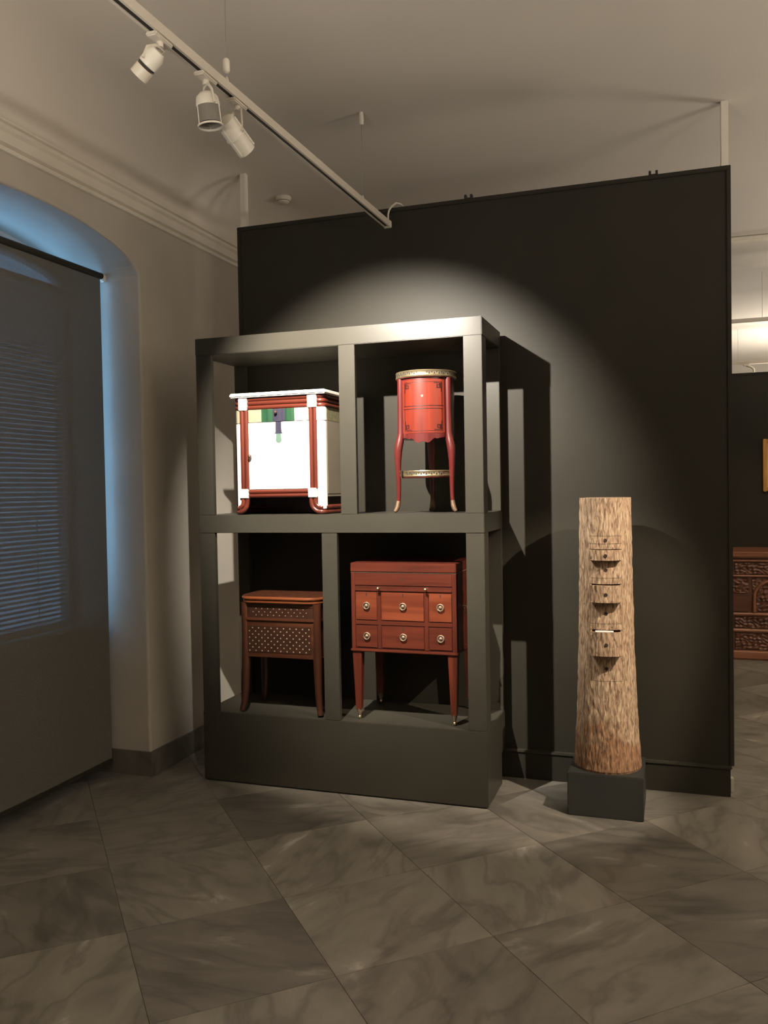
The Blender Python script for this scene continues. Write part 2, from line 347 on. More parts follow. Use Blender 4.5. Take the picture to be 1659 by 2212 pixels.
# window in the niche
wn = struct(bpy.data.objects.new('window_1', None)); COL.objects.link(wn); wn.location = (-3.22, yc, 0.80); wn['label'] = 'arched window behind the dark roller blind'
def local(mb, o): mb.v = [tuple(Vector(p)-Vector(o.location)) for p in mb.v]; return mb
fr = MB(); inner = [(yc-(hw-0.05)*math.cos(PI*i/40), ZS+(RISE-0.095)*math.sin(PI*i/40)) for i in range(41)]
outl = [(NY0, 0.80)]+arch+[(NY1, 0.80)]; inl = [(NY0+0.05, 0.85)]+inner+[(NY1-0.05, 0.85)]
n = len(outl)
for X0, X1 in ((-3.25, -3.19),):
    vs = [(X0, y, z) for y, z in outl]+[(X0, y, z) for y, z in inl]+[(X1, y, z) for y, z in outl]+[(X1, y, z) for y, z in inl]
    fs = []
    for i in range(n):
        j = (i+1) % n
        fs += [(i, j, n+j, n+i), (2*n+i, 3*n+i, 3*n+j, 2*n+j), (n+i, n+j, 3*n+j, 3*n+i), (i, 2*n+i, 2*n+j, j)]
    fr.add(vs, fs)
local(fr, wn).build('window_frame', 'window_white', wn, smooth=30)
local(MB().box(-3.245, -3.195, yc-0.025, yc+0.025, 0.85, ZS+RISE-0.06), wn).build('mullion', 'window_white', wn)
local(MB().box(-3.245, -3.195, NY0+0.05, NY1-0.05, 2.60, 2.65), wn).build('transom', 'window_white', wn)
for ya, yb in ((NY0+0.05, yc-0.025), (yc+0.025, NY1-0.05)):
    local(MB().box(-3.222, -3.218, ya, yb, 0.85, 2.60), wn).build('window_pane', 'glass', wn, smooth=0)
local(MB().box(-3.222, -3.218, NY0+0.05, NY1-0.05, 2.65, ZS+RISE-0.06), wn).build('window_pane', 'glass', wn, smooth=0)
local(MB().box(-3.19, -3.03, NY0+0.02, NY1-0.02, 0.80, 0.825), wn).build('window_sill', 'window_white', wn, bevel=0.004)

# venetian blind
vb = root('venetian_blind', (-3.10, 3.16, 0.835), 'pale blue-lit venetian blind of thin slats behind the dark roller blind', 'venetian blind')
def sl_mesh():
    mb = MB(); pts = [(-0.0115, -0.0082), (-0.004, -0.0022), (0.004, 0.0036), (0.0115, 0.0082)]
    mb.prism(pts+[(x, z+0.0007) for x, z in reversed(pts)], 'Y', -0.705, 0.705); return mb
s0 = sl_mesh().build('slat', 'slat', vb, smooth=0); s0.location = (0, 0, 0.03)
for k in range(1, 72):
    o = s0.copy(); COL.objects.link(o); o.location = (0, 0, 0.03+k*0.0245)
MB().box(-0.012, 0.012, -0.705, 0.705, 0.0, 0.018).build('bottom_rail', 'slat', vb, bevel=0.002)
MB().box(-0.02, 0.02, -0.705, 0.705, 1.785, 1.82).build('head_rail', 'slat', vb, bevel=0.002)
for y in (-0.45, 0.0, 0.45): MB().box(-0.013, -0.0118, y-0.004, y+0.004, 0.01, 1.79).build('ladder_tape', 'slat', vb, smooth=0)

# roller blind
rb = root('roller_blind', (-2.935, 3.2, 0.07), 'large dark grey roller blind hanging in the arched window niche', 'blind')
mb = MB(); ny, nz_ = 40, 30; Y0, Y1 = -0.74, 0.742
vs = []; fs = []
for i in range(ny+1):
    for k in range(nz_+1):
        y = Y0+(Y1-Y0)*i/ny; z = 0.02+2.64*k/nz_
        vs.append((0.003*math.sin(y*7+z)*(1-k/nz_), y, z))
off_ = len(vs); vs += [(x+0.0012, y, z) for x, y, z in vs]
for i in range(ny):
    for k in range(nz_):
        a = i*(nz_+1)+k; b_ = a+nz_+1
        fs.append((a, b_, b_+1, a+1))
mb.add(vs[:off_], fs); fab = mb.build('fabric', 'screen', rb, smooth=60)
MB().box(-0.006, 0.006, Y0, Y1, 0, 0.024).build('bottom_bar', 'panel', rb, bevel=0.002)
MB().lathe([(0.0, Y0-0.01), (0.017, Y0-0.01), (0.017, Y1+0.01), (0.0, Y1+0.01)], 20, (0, 0, 2.662), axis='Y').build('roller_tube', 'panel', rb)
for y in (Y0-0.016, Y1+0.022):
    b0 = MB().box(-0.012, 0.018, y-0.012, y+0.012, 2.630, 2.672).build('bracket', 'white_metal', rb, bevel=0.006, seg=3)

# ================================================================ PARTITION
pr = root('partition_wall', (-1.06, 4.515, 0), 'tall dark olive exhibition partition standing behind the display frame', 'partition')
px0, px1 = -2.396+1.06, 0.277+1.06
MB().box(px0, px1, 0.0, 0.14, 0.150, 3.075).build('panel', 'panel', pr, bevel=0.002)
MB().box(px0+0.015, px1-0.015, -0.020, 0.15, 0.0, 0.138).build('base_board', 'panel', pr, bevel=0.002)
MB().box(px0+0.012, px1-0.008, -0.028, 0.158, 0.138, 0.152).build('base_ledge', 'frame', pr, bevel=0.004)
MB().box(px0-0.003, px1+0.003, -0.008, 0.148, 3.068, 3.090).build('top_trim', 'panel', pr, bevel=0.002)
for x in (px0-0.003, px1-0.017): MB().box(x, x+0.020, -0.008, 0.148, 0.152, 3.068).build('edge_trim', 'panel', pr, bevel=0.002)
for x in (-1.02, -0.078):
    c = MB(); xx = x+1.06
    c.box(xx-0.022, xx-0.010, 0.0, 0.03, 3.088, 3.113); c.box(xx+0.010, xx+0.022, 0.0, 0.03, 3.088, 3.113); c.box(xx-0.022, xx+0.022, 0.0, 0.03, 3.088, 3.096)
    c.build('clip', 'black', pr, bevel=0.001)
for x in (px0+0.02, px1-0.022): MB().box(x-0.018, x+0.018, 0.03, 0.066, 3.088, 3.417).build('support_pole', 'white_metal', pr, bevel=0.003)
MB().box(px1-0.012, px1+0.004, 0.05, 0.09, 0.0, 0.07).build('foot', 'cream_plastic', pr, bevel=0.003)

# ================================================================ DISPLAY FRAME
FX0, FX1, FY0, FY1 = -2.398, -0.849, 4.009, 4.465
df = root('display_frame', ((FX0+FX1)/2, FY0, 0), 'dark olive open display frame with two tiers holding four small furniture pieces', 'shelving')
cx = (FX0+FX1)/2; dx = (FX1-FX0)/2; dp = FY1-FY0
MB().prism([(0, 0.006), (dp-0.10, 0.006), (dp-0.10, 0.165), (dp, 0.165), (dp, 0.375), (0, 0.375)], 'X', -dx, dx).build('plinth', 'frame', df, bevel=0.003)
MB().box(-dx+0.01, dx-0.01, 0.01, dp-0.12, 0.0, 0.008).build('plinth_foot', 'black', df)
MB().box(-dx, dx, 0, dp, 2.272, 2.362).build('top_board', 'frame', df, bevel=0.003)
MB().box(-dx+0.001, dx-0.001, 0.001, dp-0.001, 1.331, 1.426).build('middle_shelf', 'frame', df, bevel=0.002)
TB = 0.028
for z0, z1 in ((0.375, 1.331), (1.426, 2.272)):
    for s_ in (-1, 1):                       # corner posts: two boards meeting at the edge, as one angle
        xo = s_*(dx-0.002); xi = s_*(dx-0.092); xt = s_*(dx-0.002-TB)
        L_ = [(xo, 0.002), (xi, 0.002), (xi, 0.002+TB), (xt, 0.002+TB), (xt, 0.098), (xo, 0.098)]
        MB().prism(L_, 'Z', z0, z1).build('post', 'frame', df, bevel=0.0015)
        MB().box(min(xo, s_*(dx-0.072)), max(xo, s_*(dx-0.072)), dp-0.032, dp-0.002, z0, z1).build('post', 'frame', df, bevel=0.0015)
MB().box(-1.582-cx, -1.496-cx, 0.002, 0.002+TB, 1.426, 2.272).build('post', 'frame', df, bevel=0.0015)
MB().box(-1.691-cx, -1.608-cx, 0.002, 0.002+TB, 0.375, 1.331).build('post', 'frame', df, bevel=0.0015)

# ================================================================ WHITE CABINET (upper left)
wc = root('bedside_cabinet', (-1.931, 4.03, 1.426), 'cream white bedside cabinet with red-brown reeded mouldings on the upper tier', 'cabinet')
Z0 = 1.426; bx = lambda X: X+1.931; bz = lambda z: z-Z0
D = 0.34
MB().box(-0.240, 0.240, 0.022, D, 0.09, 0.612).build('body', 'cream_side', wc, bevel=0.004)
MB().box(-0.272, 0.272, -0.018, D+0.03, 0.614, 0.636).build('top_slab', 'white_lacquer', wc, bevel=0.006, seg=3)
def reed_h(x0, x1, zs, r, y, name='reed', mat='red_reed', par=wc):
    for z in zs:
        MB().prism([(y+r*0.9*math.cos(a)*-1, z+r*math.sin(a)) for a in [PI*0.5-PI*i/10 for i in range(11)]]+[(y+0.012, z-r), (y+0.012, z+r)], 'X', x0, x1).build(name, mat, par, smooth=50)
def reed_v(xs, z0, z1, r, y, name='reed', mat='red_reed_v', par=wc):
    for x in xs:
        MB().prism([(x+r*math.sin(a), y-r*0.9*math.cos(a)) for a in [-PI/2+PI*i/10 for i in range(11)]]+[(x+r, y+0.012), (x-r, y+0.012)], 'Z', z0, z1).build(name, mat, par, smooth=50)
fz = [bz(2.043)-0.0115-k*0.0228 for k in range(3)]     # three frieze reeds
reed_h(bx(-2.109), bx(-1.765), fz, 0.0115, 0.012)
# frieze mouldings wrapping the rounded corners and running down the sides
for sgn in (-1, 1):
    for z in fz:
        xin = bx(-2.158) if sgn < 0 else bx(-1.714)
        xo = sgn*0.250; rc = 0.024
        path = [(xin, 0.012, z), (xo-sgn*rc, 0.012, z)] + [(xo-sgn*rc+sgn*rc*math.sin(a), 0.012+rc-rc*math.cos(a), z) for a in (0.4, 0.8, 1.2, PI/2)] + [(xo, D-0.01, z)]
        MB().tube(path, 0.0115, 10).build('corner_reed', 'red_reed', wc, smooth=60)
for x0, x1 in ((-2.158, -2.109), (-1.765, -1.714)):
    MB().box(bx(x0), bx(x1), -0.004, 0.03, bz(1.974), 0.615).build('corner_block', 'white_lacquer', wc, bevel=0.003)
for x0, x1 in ((-2.160, -2.111), (-1.768, -1.722)):
    MB().box(bx(x0), bx(x1), -0.004, 0.03, bz(1.512), bz(1.561)).build('corner_block', 'white_lacquer', wc, bevel=0.003)
for xa, xb in ((-2.157, -2.108), (-1.762, -1.717)):
    c = (bx(xa)+bx(xb))/2; q = (bx(xb)-bx(xa))/4
    reed_v((c-q, c+q), bz(1.561), bz(1.974), q, 0.012)
reed_h(bx(-2.111), bx(-1.768), (bz(1.546), bz(1.525)), 0.0105, 0.012)
for sgn in (-1, 1):   # white quarter-round corner columns
    x0 = bx(-2.184) if sgn < 0 else bx(-1.718); x1 = bx(-2.157) if sgn < 0 else bx(-1.676)
    rc = 0.02; pts = [(x0, 0.03), (x1, 0.03)]
    if sgn > 0: pts = [(x0, 0.04), (x0, 0.006), (x1-rc, 0.006)]+[(x1-rc+rc*math.sin(a), 0.006+rc-rc*math.cos(a)) for a in (0.4, 0.8, 1.2, PI/2)]+[(x1, 0.04)]
    else: pts = [(x1, 0.04), (x1, 0.006), (x0+rc, 0.006)]+[(x0+rc-rc*math.sin(a), 0.006+rc-rc*math.cos(a)) for a in (0.4, 0.8, 1.2, PI/2)]+[(x0, 0.04)]
    MB().prism(pts, 'Z', bz(1.452), bz(1.906)).build('corner_column', 'white_lacquer', wc, bevel=0.004, seg=3)
    MB().prism(pts, 'Z', bz(1.907), bz(1.974)).build('corner_cap', 'cream_inlay' if sgn < 0 else 'white_lacquer', wc, bevel=0.001)
    MB().box(sgn*0.2535-0.0015, sgn*0.2535+0.0015, 0.045, D, 0.105, bz(1.905)).build('side_panel', 'cream_side', wc)
    MB().box(sgn*0.2535-0.0015, sgn*0.2535+0.0015, 0.045, D, bz(1.907), bz(1.974)).build('side_band', 'mosaic', wc)
    MB().box(sgn*0.246-0.008, sgn*0.246+0.008, 0.03, D, 0.09, bz(1.973)).build('side_board', 'cream_side', wc)
dr = MB().box(bx(-2.106), bx(-1.762), 0.008, 0.03, bz(1.909), bz(1.975)).build('drawer', 'cream_inlay', wc, bevel=0.001)
MB().box(bx(-2.029), bx(-1.841), 0.0068, 0.012, bz(1.910), bz(1.974)).build('green_inlay', 'green', dr)
MB().box(bx(-1.840), bx(-1.763), 0.0068, 0.012, bz(1.910), bz(1.974)).build('white_inlay', 'white_lacquer', dr)
MB().box(bx(-1.964), bx(-1.894), 0.0060, 0.010, bz(1.910), bz(1.974)).build('violet_inlay', 'purple', dr)
MB().lathe([(0, 0.007), (0.003, 0.006), (0.003, -0.004), (0.0075, -0.008), (0.0085, -0.013), (0.006, -0.018), (0, -0.020)], 18, (bx(-1.940), 0, bz(1.957)), axis='Y').build('knob', 'dark_knob', dr, smooth=60)
do = MB().box(bx(-2.107), bx(-1.762), 0.008, 0.028, bz(1.558), bz(1.9065)).build('door', 'white_lacquer', wc, bevel=0.0015)
nx, nzz = bx(-1.933), bz(1.907)
MB().prism([(nx-0.016, nzz), (nx+0.016, nzz), (nx+0.018, nzz-0.052), (nx+0.024, nzz-0.061), (nx-0.022, nzz-0.061), (nx-0.017, nzz-0.052)], 'Y', 0.0068, 0.009).build('violet_pendant', 'purple', do)
MB().prism([(nx-0.013, nzz-0.061), (nx+0.014, nzz-0.061), (nx+0.017, nzz-0.093)]+[(nx+0.0005+0.0165*math.cos(a), nzz-0.094-0.016*math.sin(a)) for a in [PI*i/8 for i in range(1, 8)]]+[(nx-0.016, nzz-0.093)], 'Y', 0.0068, 0.009).build('green_pendant', 'pale_green', do)
MB().lathe([(0, 0.009), (0.0035, 0.008), (0.0035, -0.004), (0.0085, -0.008), (0.010, -0.014), (0.007, -0.020), (0, -0.022)], 18, (bx(-2.092), 0, bz(1.732)), axis='Y').build('knob', 'dark_knob', do, smooth=60)
for sgn in (-1, 1):     # feet: double reeds that run down and sweep outwards
    xc = (bx(-2.160)+bx(-2.111))/2 if sgn < 0 else (bx(-1.768)+bx(-1.722))/2
    ft = None
    for k, q in enumerate((-0.0115, 0.0115)):
        xo = sgn*0.245; x = xc+q; out = (q*sgn > 0); rr = 0.030 if out else 0.052
        zb = 0.0365 if out else 0.0130; 
        path = [(x, 0.014, bz(1.512)), (x, 0.014, zb+rr)] + [(x+sgn*rr*(1-math.cos(a)), 0.014, zb+rr-rr*math.sin(a)) for a in (0.35, 0.7, 1.05, 1.3, PI/2)] + [(xo-sgn*0.012, 0.014, zb), (xo, 0.026, zb), (xo, D, zb)]
        MB().tube(path, 0.0125, 10).build('foot', 'red_reed', wc, smooth=60)
MB().box(-0.235, 0.235, D-0.02, D, 0.004, 0.09).build('foot', 'mahogany_dark', wc)

# ================================================================ ROUND SIDE TABLE (upper right)
GX, GY = -1.1735, 4.178; az = math.radians(7.3)
gt = root('round_side_table', (GX, GY, 1.426), 'slender red drum-shaped side table with gilt gallery on three curved legs', 'table', rz=az)
fa = -PI/2                                            # face direction in the table's own axes
def pol(r_, a, z): return (r_*math.cos(fa+a), r_*math.sin(fa+a), z)
MB().lathe([(0, 0.372), (0.138, 0.372), (0.141, 0.380), (0.141, 0.668), (0, 0.668)], 64).build('drum', 'rose', gt, smooth=30)
MB().lathe([(0, 0.668), (0.150, 0.668), (0.152, 0.674), (0, 0.676)], 64).build('top', 'rose', gt, smooth=30)
ga = MB().lathe([(0.1525, 0.671), (0.1545, 0.676), (0.1525, 0.679), (0.1525, 0.697), (0.1545, 0.700), (0.1525, 0.7035), (0.149, 0.7035), (0.149, 0.671), (0.1525, 0.671)], 72, cap=False).build('gallery', 'brass', gt, smooth=40)
def arc_patch(mb, r0, r1, a0, a1, z0, z1, n=10):
    vs = []
    for i in range(n+1):
        a = a0+(a1-a0)*i/n; vs += [pol(r0, a, z0), pol(r1, a, z0), pol(r1, a, z1), pol(r0, a, z1)]
    fs = []
    for i in range(n):
        for k in range(4): fs.append((4*i+k, 4*i+4+k, 4*i+4+(k+1) % 4, 4*i+(k+1) % 4))
    fs += [(0, 1, 2, 3), (4*n+3, 4*n+2, 4*n+1, 4*n)]
    return mb.add(vs, fs)
def tri_ring(mb, r_, z0, z1, n, skip=None):
    for i in range(n):
        a = 2*PI*i/n - PI
        if skip and skip(a): continue
        da = 2*PI/n*0.42; u = i % 2
        tri = [(-da, z0 if u else z1), (da, z0 if u else z1), (0, z1 if u else z0)]
        mb.add([pol(r_, a+t, z) for t, z in tri]+[pol(r_-0.0015, a+t, z) for t, z in tri], [(0, 1, 2), (0, 3, 4, 1), (1, 4, 5, 2), (2, 5, 3, 0)])
    return mb
tri_ring(MB(), 0.1532, 0.6825, 0.696, 76, lambda a: abs(a+0.0) < 0.10 or abs(a-1.2) < 0.06 or abs(a+1.2) < 0.06).build('pierced_pattern', 'slot', ga, smooth=0, kind='stuff')
hwd = math.radians(46.5)
pn = MB(); arc_patch(pn, 0.139, 0.1435, -hwd, hwd, 0.395, 0.656, 28); pn = pn.build('drawer_front', 'rose_panel', gt, smooth=30)
for z0, z1 in ((0.526, 0.530), (0.512, 0.516)):
    l = MB(); arc_patch(l, 0.1425, 0.1442, -hwd*0.92, hwd*0.92, z0, z1, 24); l.build('inlay_line', 'rose_dark', pn, smooth=30)
for z in (0.645, 0.405):
    l = MB(); arc_patch(l, 0.1425, 0.1441, -hwd*0.86, hwd*0.86, z-0.0012, z+0.0012, 24); l.build('inlay_line', 'rose_dark', pn, smooth=30)
for a in (-hwd*0.86, hwd*0.86):
    for z0, z1 in ((0.405, 0.512), (0.530, 0.645)):
        l = MB(); arc_patch(l, 0.1425, 0.1441, a-0.010, a+0.010, z0, z1, 2); l.build('inlay_line', 'rose_dark', pn, smooth=30)
for sx in (-1, 1):          # greek-key corners
    for sz, zb in ((1, 0.640), (-1, 0.410)):
        k = MB()
        for (a0, a1, z0, z1) in ((0.60, 0.66, 0, 0.026), (0.50, 0.66, 0.022, 0.027), (0.50, 0.54, 0.008, 0.027), (0.50, 0.60, 0.008, 0.012), (0.66, 0.70, 0.0, 0.045), (0.40, 0.62, -0.001, 0.003)):
            lo, hi = sorted((zb-sz*z0, zb-sz*z1)); p0, p1 = sorted((sx*a0, sx*a1)); arc_patch(k, 0.1425, 0.1442, p0, p1, lo, hi, 2)
        k.build('key_inlay', 'rose_dark', pn, smooth=0)
kh = MB().lathe([(0.0, 0.0), (0.006, 0.0), (0.0065, -0.001), (0.004, -0.002), (0, -0.0022)], 18, (0, -0.1432, 0.575), axis='Y').build('lock_plate', 'dull_brass', pn, smooth=50)
# scalloped apron
ap = MB(); n = 30
vs = []
for i in range(n+1):
    t = -1+2*i/n; a = t*hwd; zb = 0.356+0.018*abs(t)**1.2 - 0.008*math.cos(t*PI*1.0)*(1 if abs(t) < 0.5 else 0.3) + (0.006*math.cos(t*PI*4) if abs(t) < 0.6 else 0)
    vs += [pol(0.138, a, zb), pol(0.1425, a, zb), pol(0.1425, a, 0.395), pol(0.138, a, 0.395)]
ap.add(vs, [(4*i+k, 4*i+4+k, 4*i+4+(k+1) % 4, 4*i+(k+1) % 4) for i in range(n) for k in range(4)])
ap.build('apron', 'rose', gt, smooth=40)
for a in (-math.radians(57), math.radians(57), PI):
    path = [(0.141, 0.668, .0165), (0.142, 0.52, .0165), (0.143, 0.40, .0175), (0.1485, 0.365, .020), (0.156, 0.335, .0215), (0.160, 0.305, .020), (0.1615, 0.26, .0165), (0.1605, 0.20, .0135), (0.159, 0.14, .0115), (0.1595, 0.09, .0105), (0.163, 0.05, .0105)]
    lg = MB().tube([pol(r_, a, z) for r_, z, q in path], [q for _, _, q in path], 12).build('leg', 'rose', gt, smooth=60)
    MB().tube([pol(0.1615, a, 0.062), pol(0.1665, a, 0.035), pol(0.175, a, 0.017), pol(0.184, a, 0.008)], [0.0112, 0.0125, 0.0120, 0.0075], 12).build('sabot', 'sabot_gilt', lg, smooth=60)
sh = MB().lathe([(0, 0.176), (0.128, 0.176), (0.130, 0.180), (0.130, 0.186), (0, 0.186)], 64).build('shelf', 'rose', gt, smooth=30)
gs = MB().lathe([(0.1305, 0.181), (0.1325, 0.186), (0.131, 0.188), (0.131, 0.206), (0.1325, 0.209), (0.131, 0.212), (0.128, 0.212), (0.128, 0.181), (0.1305, 0.181)], 64, cap=False).build('shelf_gallery', 'brass', gt, smooth=40)
tri_ring(MB(), 0.1318, 0.191, 0.204, 64, lambda a: abs(a) > 0.85).build('pierced_pattern', 'slot', gs, smooth=0, kind='stuff')

# ================================================================ SEWING TABLE (lower left)
st = root('sewing_table', (-1.957, 4.05, 0.375), 'walnut sewing table with rounded top and dotted inlaid front on the lower tier', 'table')
sx0, sx1, sd = -0.224, 0.222, 0.26
def rrect(x0, x1, y0, y1, r_, n=8):
    pts = []
    for cx_, cy_, a0 in ((x1-r_, y1-r_, 0), (x0+r_, y1-r_, PI/2), (x0+r_, y0+r_, PI), (x1-r_, y0+r_, 1.5*PI)):
        pts += [(cx_+r_*math.cos(a0+PI/2*i/n), cy_+r_*math.sin(a0+PI/2*i/n)) for i in range(n+1)]
    return pts
MB().prism(rrect(-0.236, 0.236, -0.016, sd+0.016, 0.085), 'Z', 0.583, 0.601).build('top_moulding', 'walnut_top', st, bevel=0.005, seg=3)
MB().prism(rrect(-0.241, 0.241, -0.021, sd+0.021, 0.09), 'Z', 0.601, 0.6195).build('top', 'walnut_top', st, bevel=0.006, seg=3)
MB().prism(rrect(-0.231, 0.231, -0.011, sd+0.011, 0.08), 'Z', 0.6185, 0.622).build('top_veneer', 'walnut_v', st, bevel=0.001)
MB().prism(rrect(sx0, sx1, 0.004, sd, 0.055), 'Z', 0.500, 0.583).build('frieze', 'walnut_panel', st, smooth=40)
MB().prism(rrect(sx0-0.002, sx1+0.002, 0.001, sd, 0.055), 'Z', 0.566, 0.576).build('frieze_moulding', 'walnut', st, smooth=40)
MB().prism(rrect(sx0-0.003, sx1+0.003, -0.002, sd, 0.05), 'Z', 0.490, 0.506).build('rail_moulding', 'walnut', st, bevel=0.003)
bd = MB().prism(rrect(sx0+0.004, sx1-0.004, 0.006, sd, 0.035), 'Z', 0.297, 0.490).build('body', 'walnut', st, smooth=40)
MB().box(-0.190, 0.176, 0.0040, 0.02, 0.321, 0.462).build('front_panel', 'walnut_panel', bd, bevel=0.001)
dots = MB()
for j in range(8):
    for i in range(11):
        x = -0.187 + 0.0362*(i + (0.5 if j % 2 else 0.0)) + 0.010; z = 0.331+0.0172*j
        if x > 0.170: continue
        dots.lathe([(0, 0.0036), (0.0038, 0.0036), (0.0038, 0.006)], 8, (x, 0, z), axis='Y', cap=False)
dots.build('inlay_dots', 'bone', bd, smooth=0, kind='stuff')
fdots = MB()
for j in range(3):
    for i in range(11):
        x = -0.170+0.034*(i+(0.5 if j % 2 else 0)); 
        if abs(x) < 0.17: fdots.lathe([(0, 0.0034), (0.0030, 0.0034), (0.0030, 0.006)], 8, (x, 0, 0.520+0.017*j), axis='Y', cap=False)
fdots.build('frieze_dots', 'bone', bd, smooth=0, kind='stuff')
for sxg in (-1, 1):
    for yy, back in ((0.020, 0), (sd-0.02, 1)):
        xe = (sx0+0.016) if sxg < 0 else (sx1-0.016)
        ps = []; rs = []
        for z, off, r_ in ((0.583, 0, .019), (0.50, 0, .018), (0.38, 0, .018), (0.30, 0.0, .020), (0.22, 0.002, .019), (0.12, 0.004, .0165), (0.05, 0.010, .0145), (0.007, 0.019, .013)):
            ps.append((xe+sxg*off, yy+(off if back else -off), z)); rs.append(r_)
        MB().tube(ps, [q*1.2 for q in rs], 4 if False else 8).build('leg', 'walnut_v', st, smooth=50)

# ================================================================ WASHSTAND (lower right)
ws = root('washstand', (-1.277, 4.05, 0.375), 'red mahogany washstand box with six drawers and brass ring pulls on straight legs', 'chest')
wx = lambda X: X+1.277; wz = lambda z: z-0.375
WD = 0.385
MB().box(wx(-1.552), wx(-1.003), 0.010, WD, wz(0.742), wz(1.128)).build('carcass', 'mahogany', ws, bevel=0.002)
MB().box(wx(-1.553), wx(-1.002), 0.0, WD+0.002, wz(1.132), wz(1.178)).build('lid', 'mahogany', ws, bevel=0.003)
MB().box(wx(-1.552), wx(-1.003), 0.004, WD, wz(1.1285), wz(1.1315)).build('lid_bead', 'dull_brass', ws)
MB().box(wx(-1.558), wx(-0.998), -0.004, WD+0.002, wz(0.727), wz(0.742)).build('base_moulding', 'mahogany', ws, bevel=0.004)
for X0, X1 in ((-1.552, -1.531), (-1.024, -1.003)): MB().box(wx(X0), wx(X1), 0.003, 0.03, wz(0.742), wz(1.128)).build('stile', 'mahogany_v', ws, bevel=0.0015)
def front(X0, X1, z0, z1, mat, name, y=0.004):
    return MB().box(wx(X0), wx(X1), y, 0.03, wz(z0), wz(z1)).build(name, mat, ws, bevel=0.0018)
def ring(par, X, z, R_=0.0185):
    rp = MB().lathe([(0, 0.004), (R_*0.95, 0.004), (R_, 0.002), (R_*0.9, -0.001), (R_*0.55, 0.0), (R_*0.45, -0.004), (R_*0.25, -0.0075), (0, -0.0085)], 24, (wx(X), 0, wz(z)), axis='Y').build('back_plate', 'dull_brass', par, smooth=40)
    MB().tube([(wx(X)+R_*0.88*math.cos(a), -0.004, wz(z)+R_*0.88*math.sin(a)-0.001) for a in [2*PI*i/24 for i in range(25)]], 0.0021, 8, cap=False).build('ring_pull', 'dull_brass', par, smooth=60)
def keyhole(par, X, z): MB().lathe([(0, 0.0030), (0.0038, 0.0030), (0.0038, 0.006)], 10, (wx(X), 0, wz(z)), axis='Y', cap=False).box(wx(X)-0.0016, wx(X)+0.0016, 0.0031, 0.006, wz(z)-0.011, wz(z)).build('keyhole', 'hole', par, smooth=0)
p = front(-1.531, -1.024, 1.064, 1.126, 'mahogany', 'fascia'); keyhole(p, -1.275, 1.100)
slide = front(-1.531, -1.024, 1.036, 1.061, 'mahogany', 'slide')
for X in (-1.402, -1.156): MB().lathe([(0, 0.004), (0.003, 0.004), (0.003, -0.007), (0.0065, -0.011), (0.0075, -0.016), (0.005, -0.020), (0, -0.0215)], 16, (wx(X), 0, wz(1.051)), axis='Y').build('knob', 'brass', slide, smooth=60)
for X0, X1, kX in ((-1.527, -1.416, -1.470), (-1.390, -1.170, -1.277), (-1.143, -1.028, -1.084)):
    p = front(X0, X1, 0.889, 1.029, 'mahogany_door', 'drawer'); ring(p, kX, 0.962); keyhole(p, kX, 1.020)
    p = front(X0, X1, 0.750, 0.860, 'mahogany', 'drawer'); ring(p, kX, 0.808)
    if kX == -1.277: keyhole(p, kX, 0.846)
for X0, X1 in ((-1.412, -1.394), (-1.166, -1.147)): MB().box(wx(X0), wx(X1), 0.005, 0.03, wz(0.744), wz(1.031)).build('divider', 'mahogany_v', ws, bevel=0.0015)
MB().box(wx(-1.531), wx(-1.024), 0.006, 0.03, wz(0.864), wz(0.885)).build('rail', 'mahogany', ws, bevel=0.0015)
for X in (-1.526, -1.027):
    for y in (0.004, WD-0.045):
        w0, w1 = 0.024, 0.0145; c = MB(); xo = wx(X); yo = y+w0
        xs = 1 if X > -1.3 else -1
        xt = xo+xs*(w0-w1)*0.6 if False else xo
        c.add([(xo-w0, y, wz(0.727)), (xo+w0, y, wz(0.727)), (xo+w0, y+2*w0, wz(0.727)), (xo-w0, y+2*w0, wz(0.727)),
               (xt-w1, yo-w1, 0.052), (xt+w1, yo-w1, 0.052), (xt+w1, yo+w1, 0.052), (xt-w1, yo+w1, 0.052)],
              [(0,1,2,3),(4,7,6,5),(0,4,5,1),(1,5,6,2),(2,6,7,3),(3,7,4,0)])
        lg = c.build('leg', 'mahogany_v', ws, bevel=0.001)
        MB().lathe([(0, 0.056), (0.0155, 0.056), (0.0135, 0.045), (0.0085, 0.024), (0.007, 0.018), (0, 0.018)], 16, (xt, yo, 0)).build('caster_cup', 'dull_brass', lg, smooth=50)
        MB().lathe([(0, -0.006), (0.0085, -0.006), (0.0105, -0.003), (0.0105, 0.003), (0.0085, 0.006), (0, 0.006)], 18, (xt, yo, 0.0105), axis='X').build('caster_wheel', 'brass', lg, smooth=50)
for z in (0.81, 0.96): pass
h = MB().tube([(0.279+0.016, 0.07, wz(0.955)), (0.279+0.022, 0.075, wz(0.935)), (0.279+0.024, 0.10, wz(0.925)), (0.279+0.022, 0.125, wz(0.935)), (0.279+0.016, 0.13, wz(0.955)), (0.274, 0.13, wz(0.957))], 0.004, 8)
h.build('side_handle', 'brass', ws, smooth=60)

